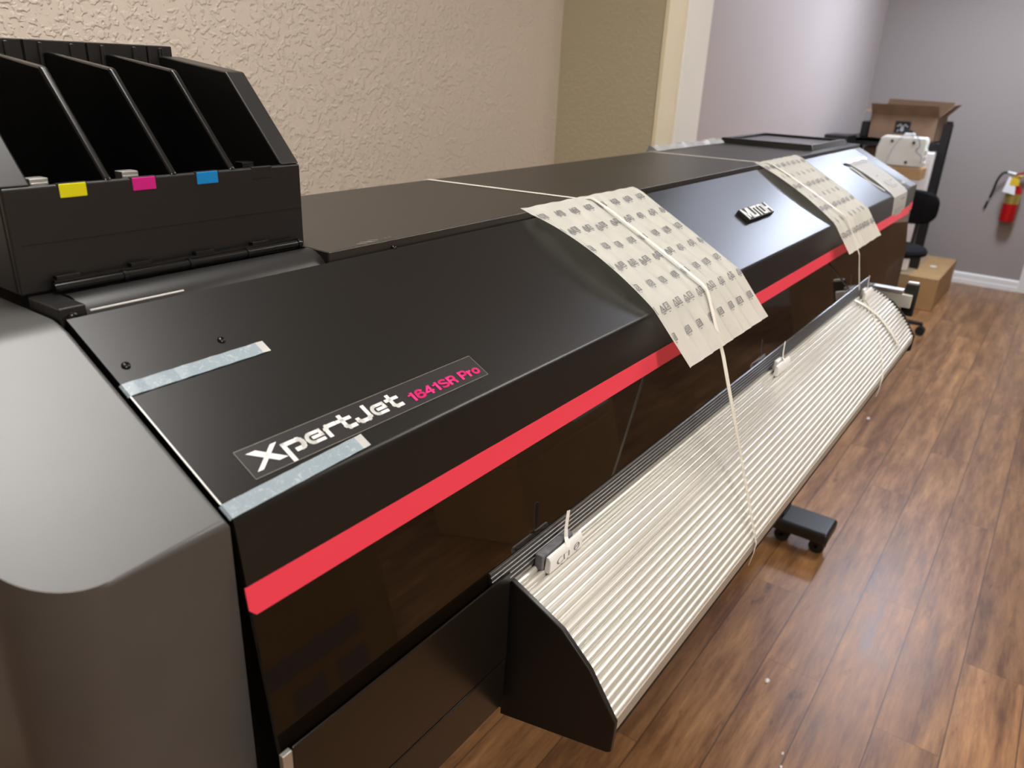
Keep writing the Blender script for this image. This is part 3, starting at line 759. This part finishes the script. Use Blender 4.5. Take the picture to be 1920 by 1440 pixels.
# shallow tray on the top cover
TR = thing('shallow_tray', 'shallow black rectangular tray lying on the far end of the flat top cover', 'tray', (2.45, .725, H - .175))
x0, x1, y0, y1, zb, zt = 2.245, 2.625, .597, .868, H - .1748, H - .1600
bm = NB()
o = [(x0, y0), (x1, y0), (x1, y1), (x0, y1)]; i_ = [(x0 + .024, y0 + .020), (x1 - .024, y0 + .020), (x1 - .024, y1 - .020), (x0 + .024, y1 - .020)]
e = .008
oo = [(x0 + e, y0 + e), (x1 - e, y0 + e), (x1 - e, y1 - e), (x0 + e, y1 - e)]
R = [[bm.verts.new((*p, z)) for p in r] for r, z in ((o, zb), (oo, zt), (i_, zt), (i_, zb + .006))]
for a, b in zip(R, R[1:]):
    for k in range(4): bm.faces.new((a[k], a[(k + 1) % 4], b[(k + 1) % 4], b[k]))
bm.faces.new(R[0][::-1]); bm.faces.new(R[3])
obj('rim', bm, 'plastic_gloss', TR, bevel=.001)
obj('lining', B(x0 + .026, x1 - .026, y0 + .022, y1 - .022, zb + .0062, zb + .0075), 'tray_in', TR, label='grey tray bottom')

# crumpled film at the cover's rear edge
bm = NB(); rnd = random.Random(4); rows = []
for i in range(25):
    x = 1.80 + .45 * i / 24
    rows.append([bm.verts.new((x + rnd.uniform(-.006, .006), .848 + .012 * j + rnd.uniform(-.003, .003), H - .1735 + (.006 + rnd.uniform(0, .009)) * math.sin(j / 3 * 3.1) * (1 if j < 3 else 0) - (.02 if j == 3 else 0))) for j in range(4)])
for a, b in zip(rows, rows[1:]):
    for j in range(3): bm.faces.new((a[j], a[j + 1], b[j + 1], b[j]))
bmesh.ops.solidify(bm, geom=bm.faces[:], thickness=.0006)
root('plastic_film', bm, 'film', 'crumpled white plastic film along the rear edge of the flat top cover', 'plastic film')

# crumbs on the floor
for k, (x, y, r, l) in enumerate(((1.685, .316, .006, 'small white crumb on the floor under the near corner of the ribbed tray'), (1.478, .210, .0035, 'tiny white crumb on the floor, second lowest in the photo'),
                   (1.438, .201, .003, 'tiny white crumb on the floor at the very bottom edge of the photo'), (3.656, .496, .009, 'white crumb on the floor beyond the stand foot'))):
    bm = NB(); bmesh.ops.create_icosphere(bm, subdivisions=2, radius=r)
    for v in bm.verts: v.co = Vector((v.co.x * 1.5 + x, v.co.y * .9 * random.uniform(.7, 1.2) + y, max(0.0005, v.co.z * .45 * random.uniform(.7, 1.2) + r * .4)))
    root('paper_crumb', bm, 'paper_white', l, 'debris', 'white crumbs on the floor')

# ================================================================== FAR END OF THE ROOM
# cardboard carton on the floor
t = thing('floor_carton', 'closed light brown cardboard box on the floor in front of the end wall', 'box', (6.33, .80, 0))
obj('carton_body', B(5.915, 6.78, .577, 1.02, 0.001, .229), 'carton', t, bevel=.004)
tb = NB(); box(tb, 5.913, 6.782, .765, .83, .2285, .2300); box(tb, 5.9135, 5.9150, .765, .83, .15, .2295); obj('parcel_tape', tb, 'carton_tape', t, smooth=False, label='strip of brown parcel tape')
obj('paper_dot', lathe(NB(), (6.36, .68, .229), (0, 0, 1), [(0, .022), (.001, .022), (.001, 0)], 16), 'paper_white', t)

# rack
R_ = thing('storage_rack', 'black steel storage rack carrying the open carton by the end wall', 'rack', (6.45, 1.1, 0))
for x, y, zt_ in ((6.16, .79, 1.225), (6.66, .858, 1.225), (6.16, 1.44, 1.074), (6.66, 1.44, 1.074)):
    p = NB(); box(p, x - .003, x + .035, y - .036, y - .031, 0, zt_); box(p, x - .003, x + .002, y - .036, y + .022, 0, zt_); 
    for k in range(12): box(p, x - .006, x - .003, y - .018, y - .006, .1 + k * .08, .13 + k * .08)
    obj('post', p, 'plastic', R_, smooth=False)
for z in (.28, .70, 1.075):
    s = NB(); box(s, 6.155, 6.69, .875, 1.45, z, z + .02); box(s, 6.155, 6.165, .795, 1.45, z - .03, z + .019)
    obj('shelf', s, 'plastic', R_, smooth=False)
# open carton on the rack
t = thing('open_carton', 'open brown cardboard box with raised flaps, on top of the rack', 'box', (6.4, 1.07, 1.1))
bm = NB(); x0, x1, y0, y1, z0, z1, th = 6.18, 6.56, .850, 1.285, 1.0965, 1.260, .005
for a in ((x0, x1, y0, y1, z0, z0 + th), (x0, x0 + th, y0, y1, z0, z1), (x1 - th, x1, y0, y1, z0, z1), (x0, x1, y0, y0 + th, z0, z1), (x0, x1, y1 - th, y1, z0, z1)): box(bm, *a)
obj('carton_body', bm, 'carton_brown', t, smooth=False)
def flap(pts, off): 
    bm = NB(); prism_dir(bm, pts, off); obj('flap', bm, 'carton_brown', t, smooth=False)
flap([(x0, y0, z1), (x0, y1, z1), (x0 - .055, y1 + .005, z1 + .070), (x0 - .055, y0 + .010, z1 + .072)], (.005, 0, 0))
flap([(x1, y0, z1), (x1, y1, z1), (x1 - .03, y1 - .03, z1 + .10), (x1 - .03, y0 - .03, z1 + .095)], (-.005, 0, 0))
flap([(x0, y0, z1), (x1, y0, z1), (x1 - .03, y0 - .075, z1 + .085), (x0 + .02, y0 - .075, z1 + .082)], (0, .005, 0))
flap([(x0, y1, z1), (x1, y1, z1), (x1 - .03, y1 + .06, z1 + .03), (x0 + .02, y1 + .06, z1 + .03)], (0, -.005, 0))
bm = NB(); box(bm, x0 - .001, x0, 1.018, 1.118, 1.142, 1.222); obj('printed_square', bm, 'black', t, smooth=False, label='black printed square with pale mark')
bm = NB()
put(bm, stroke([(.15, .55), (.35, .75), (.5, .5), (.65, .75), (.85, .55)], .08) + [[(.42, .62), (.58, .62), (.62, .25), (.5, .12), (.38, .25)]] + stroke([(.3, .3), (.2, .12)], .07) + stroke([(.7, .3), (.8, .12)], .07),
    lambda u, v, n: Vector((x0 - .0018, 1.118 - u * .1, 1.142 + v * .08)))
obj('printed_mark', bm, 'light_ink', t, smooth=False)
# black boxes left on the rack
root('black_case', B(6.20, 6.50, 1.29, 1.345, 1.0965, 1.205), 'plastic', 'small black case standing beside the open carton on the rack', 'case', bevel=.006)
root('black_bin', B(5.86, 6.12, 1.345, 1.50, 0, 1.115), 'plastic', 'tall dark cabinet against the rear wall in front of the rack', 'cabinet', bevel=.006)
# white foam slab standing on the carton
root('foam_slab', B(5.99, 6.05, .802, 1.14, .2315, 1.045), 'slab', 'off-white foam slab standing on the closed carton behind the stool', 'foam slab', bevel=.012)
# dark carton under rack shelf
root('dark_carton', B(6.22, 6.60, .90, 1.3, .7215, 1.035), 'carton_brown', 'brown box on the middle shelf of the rack, below the open carton', 'box', bevel=.004)

# ivory unit on a carton stack
root('tall_carton', B(5.70, 5.88, .93, 1.18, 0, .885), 'carton', 'tall narrow cardboard box behind the printer, under the flat carton and ivory unit', 'box', bevel=.005)
root('flat_carton', B(5.70, 5.88, .812, 1.17, .8855, .959), 'carton', 'flat cardboard box directly under the ivory unit, behind the printer', 'box', bevel=.005)
U = thing('ivory_unit', 'ivory plastic unit with black bolts and dangling cords, behind the printer', 'device', (5.76, .96, .96))
kx = 1.092
def up(y, z): return y * kx, H + (z - H) * kx
pts = [(.756, 1.0025), (.748, 1.155), (.757, 1.176), (.985, 1.172), (1.005, 1.160), (1.02, 1.10), (1.02, 1.0025)]
bm = NB(); prism(bm, [up(y, z) for y, z in pts], 5.70, 5.79); obj('casing', bm, 'unit', U, bevel=.012, seg=4)
for y, z in ((.94, 1.145), (.822, 1.143), (.842, 1.030)):
    y, z = up(y, z); obj('bolt', lathe(NB(), (5.70, y, z), (-1, 0, 0), [(0, .009), (.006, .009), (.008, .006), (.008, 0)], 12), 'black', U)
for z in (1.02, 1.055, 1.09):
    z = H + (z - H) * kx; obj('hinge_knob', B(5.705, 5.74, .808, .824, z, z + .022), 'unit', U, bevel=.004)
zt_ = up(0, 1.176)[1]
obj('connector', B(5.705, 5.75, .905, .965, zt_ - .008, zt_ + .020), 'paper_white', U, bevel=.005, label='white cable connector')
obj('cable_plug', B(5.715, 5.74, .922, .972, zt_ + .019, zt_ + .038), 'black', U, bevel=.004)
def cord(pts_, m): obj('cord', tube(NB(), smooth_pts([(5.692 if x else 5.71, *up(y, z)) for x, y, z in pts_]), .0024, 6), m, U)
cord([(0, .85, 1.195), (1, .805, 1.175), (1, .785, 1.13), (1, .80, 1.10), (1, .765, 1.07), (1, .760, 1.03)], 'grey_ink')
cord([(0, .88, 1.19), (1, .91, 1.15), (1, .93, 1.10), (1, .945, 1.04), (1, .95, 1.006)], 'light_ink')

# stool
K = thing('office_stool', 'black office stool with round padded seat and low backrest, by the closed carton', 'stool', (5.15, .80, 0))
cx, cy = 5.15, .80
obj('seat', lathe(NB(), (cx, cy, .505), (0, 0, 1), [(0, 0), (0, .17), (.012, .198), (.03, .200), (.045, .19), (.055, .15), (.058, 0)], 40), 'fabric', K)
bm = NB(); n = 40; pr = []
rows = []
for xx, sc_ in ((0, .0), (0, .9), (.01, 1.0), (.03, 1.0), (.045, .9), (.045, 0)):
    rows.append([bm.verts.new((5.305 + xx, .818 + sc_ * .200 * math.copysign(abs(math.cos(t)) ** .62, math.cos(t)), .768 + sc_ * .103 * math.copysign(abs(math.sin(t)) ** .62, math.sin(t)))) for t in [2 * math.pi * i / n for i in range(n)]])
for a, b in zip(rows[1:-1], rows[2:-1]):
    for i in range(n): bm.faces.new((a[i], a[(i + 1) % n], b[(i + 1) % n], b[i]))
bm.faces.new(rows[1][::-1]); bm.faces.new(rows[4]); 
for v in rows[0] + rows[5]: bm.verts.remove(v)
obj('backrest', bm, 'fabric', K)
for y in (.72, .86):
    bm = NB(); tube(bm, smooth_pts([(cx + .12, y, .51), (5.34, y, .55), (5.356, y, .68), (5.354, y, .80)]), .011, 8); obj('back_support', bm, 'plastic', K)
bm = NB(); cyl(bm, (cx, cy, .09), (cx, cy, .505), .02, n=16); cyl(bm, (cx, cy, .09), (cx, cy, .30), .028, n=16); obj('gas_column', bm, 'plastic_gloss', K)
for k in range(5):
    a = math.radians(-63 + 72 * k); ex, ey = cx + .285 * math.cos(a), cy + .285 * math.sin(a)
    bm = NB(); cyl(bm, (cx, cy, .10), (ex, ey, .07), .020, .012, 10); lgk = obj('leg', bm, 'plastic', K)
    bm = NB(); cyl(bm, (ex - .022, ey, .027), (ex - .006, ey, .027), .027, n=16); cyl(bm, (ex + .006, ey, .027), (ex + .022, ey, .027), .027, n=16); cyl(bm, (ex, ey, .03), (ex, ey, .072), .007, n=8)
    cyl(bm, (ex - .02, ey, .027), (ex + .02, ey, .027), .006, n=8)
    obj('caster', bm, 'rubber', lgk)

# fire extinguisher on the end wall
E_ = thing('fire_extinguisher', 'red fire extinguisher with black hose and white tag, hanging on the end wall', 'fire extinguisher', (6.99, .34, .52))
ex, ey = 6.985, .342
obj('cylinder', lathe(NB(), (ex, ey, .528), (0, 0, 1), [(0, 0), (0, .040), (.008, .050), (.02, .052), (.22, .052), (.25, .045), (.27, .028), (.28, .018), (.295, .018), (.295, 0)], 28), 'red', E_)
obj('paper_band', lathe(NB(), (ex, ey, .665), (0, 0, 1), [(0, .0525), (.075, .0525)], 28), 'gold', E_, label='yellowish label band')
bm = NB(); cyl(bm, (ex, ey, .82), (ex, ey, .86), .016, n=14); box(bm, ex - .012, ex + .012, ey - .05, ey + .03, .855, .872); obj('valve', bm, 'gold', E_, bevel=.002)
bm = NB(); prism_dir(bm, [(ex - .012, ey + .02, .880), (ex - .012, ey - .09, .925), (ex - .012, ey - .09, .91), (ex - .012, ey + .02, .866)], (.024, 0, 0)); obj('handle', bm, 'red', E_, bevel=.002)
bm = NB(); cyl(bm, (ex, ey + .02, .875), (ex - .004, ey + .075, .885), .014, n=12); obj('hose_fitting', bm, 'silver', E_)
bm = NB(); tube(bm, smooth_pts([(ex - .004, ey + .075, .885), (ex - .01, ey + .105, .875), (ex, ey + .128, .82), (7.03, ey + .140, .74), (7.045, ey + .150, .685)]), .008, 8); obj('hose', bm, 'rubber', E_)
bm = NB(); tube(bm, [(7.045, ey + .158, .655), (7.048, ey + .168, .60)], .008, 8); obj('nozzle', bm, 'rubber', E_)
bm = NB(); prism_dir(bm, [(ex - .06, ey + .075, .75), (ex - .06, ey - .01, .735), (ex - .06, ey + .005, .835), (ex - .06, ey + .055, .865)], (.002, 0, 0)); obj('inspection_tag', bm, 'paper_white', E_, label='white inspection tag')
bm = NB(); prism_dir(bm, [(ex - .0615, ey + .04, .80), (ex - .0615, ey - .02, .80), (ex - .0615, ey - .02, .845), (ex - .0615, ey + .035, .865)], (.001, 0, 0)); obj('yellow_tag', bm, 'yellow_print', E_, label='yellow tag')
obj('wall_hook', B(7.00, 7.0605, ey - .015, ey + .015, .80, .85), 'silver', E_)

# cartons on the room side, mirrored in the glossy front
t = thing('near_carton', 'cardboard box with dark print, mirrored at the near end of the glossy window', 'box', (.9, -1.1, 0))
obj('carton_body', B(.45, 1.30, -1.40, -.80, .001, .50), 'carton', t, bevel=.005)
bm = NB(); put(bm, [[(.1, .55), (.9, .55), (.9, .75), (.1, .75)], [(.1, .2), (.35, .2), (.35, .42), (.1, .42)], [(.45, .2), (.7, .2), (.7, .42), (.45, .42)]], lambda u, v, n: Vector((1.22 - u * .42, -.7985, .12 + v * .30)))
obj('printed_block', bm, 'grey_ink', t, smooth=False)
t = thing('stacked_carton', 'cardboard box with a white shipping label, seen as a reflection behind the nearer strap', 'box', (2.6, -1.3, .34))
obj('carton_body', B(2.20, 2.98, -1.5, -.98, .341, .66), 'carton', t, bevel=.005)
bm = NB(); box(bm, 2.62, 2.93, -.9795, -.9785, .39, .54); obj('shipping_label', bm, 'paper_white', t, smooth=False)
bm = NB(); put(bm, [[(.08 + .22 * k, .12), (.24 + .22 * k, .12), (.24 + .22 * k, .4), (.08 + .22 * k, .4)] for k in range(4)] + [[(.08, .55 + .1 * k), (.9, .55 + .1 * k), (.9, .58 + .1 * k), (.08, .58 + .1 * k)] for k in range(4)], lambda u, v, n: Vector((2.62 + u * .31, -.9780, .39 + v * .15)))
obj('printed_block', bm, 'grey_ink', t, smooth=False)
root('base_carton', B(2.20, 2.98, -1.5, -.98, .001, .34), 'carton', 'cardboard box under the one with the white shipping label, seen as a reflection', 'box', bevel=.005)

root('far_carton', B(5.55, 6.5, -.95, -.13, .001, .78), 'carton_brown', 'large brown box on the floor, mirrored at the far end of the glossy window', 'box', bevel=.005)

# ================================================================== CAMERA
cam = bpy.data.cameras.new('camera'); co = bpy.data.objects.new('camera', cam); C.objects.link(co)
Rm = [[0.58391858, -0.81068281, 0.04280745], [-0.28649579, -0.25512131, -0.92348973], [0.75957834, 0.52697865, -0.38122728]]
rx, dn, fw = (Vector(r) for r in Rm)
mt = Matrix.Identity(4)
for i in range(3): mt[i][0] = rx[i]; mt[i][1] = -dn[i]; mt[i][2] = -fw[i]
mt[2][3] = H
co.matrix_world = mt
cam.sensor_width = 36; cam.lens = 1436.25 / 1920 * 36; cam.clip_start = .02
cam.dof.use_dof = True; cam.dof.focus_distance = .85; cam.dof.aperture_fstop = 7.5
S.camera = co

w = bpy.data.worlds.new('world'); S.world = w; w.use_nodes = True
w.node_tree.nodes['Background'].inputs[0].default_value = (.5, .5, .5, 1); w.node_tree.nodes['Background'].inputs[1].default_value = .3
S.view_settings.view_transform = 'Standard'; S.view_settings.look = 'None'; S.view_settings.gamma = 1
S.view_settings.exposure = 0.32
S.cycles.use_denoising = True
S.cycles.max_bounces = 8
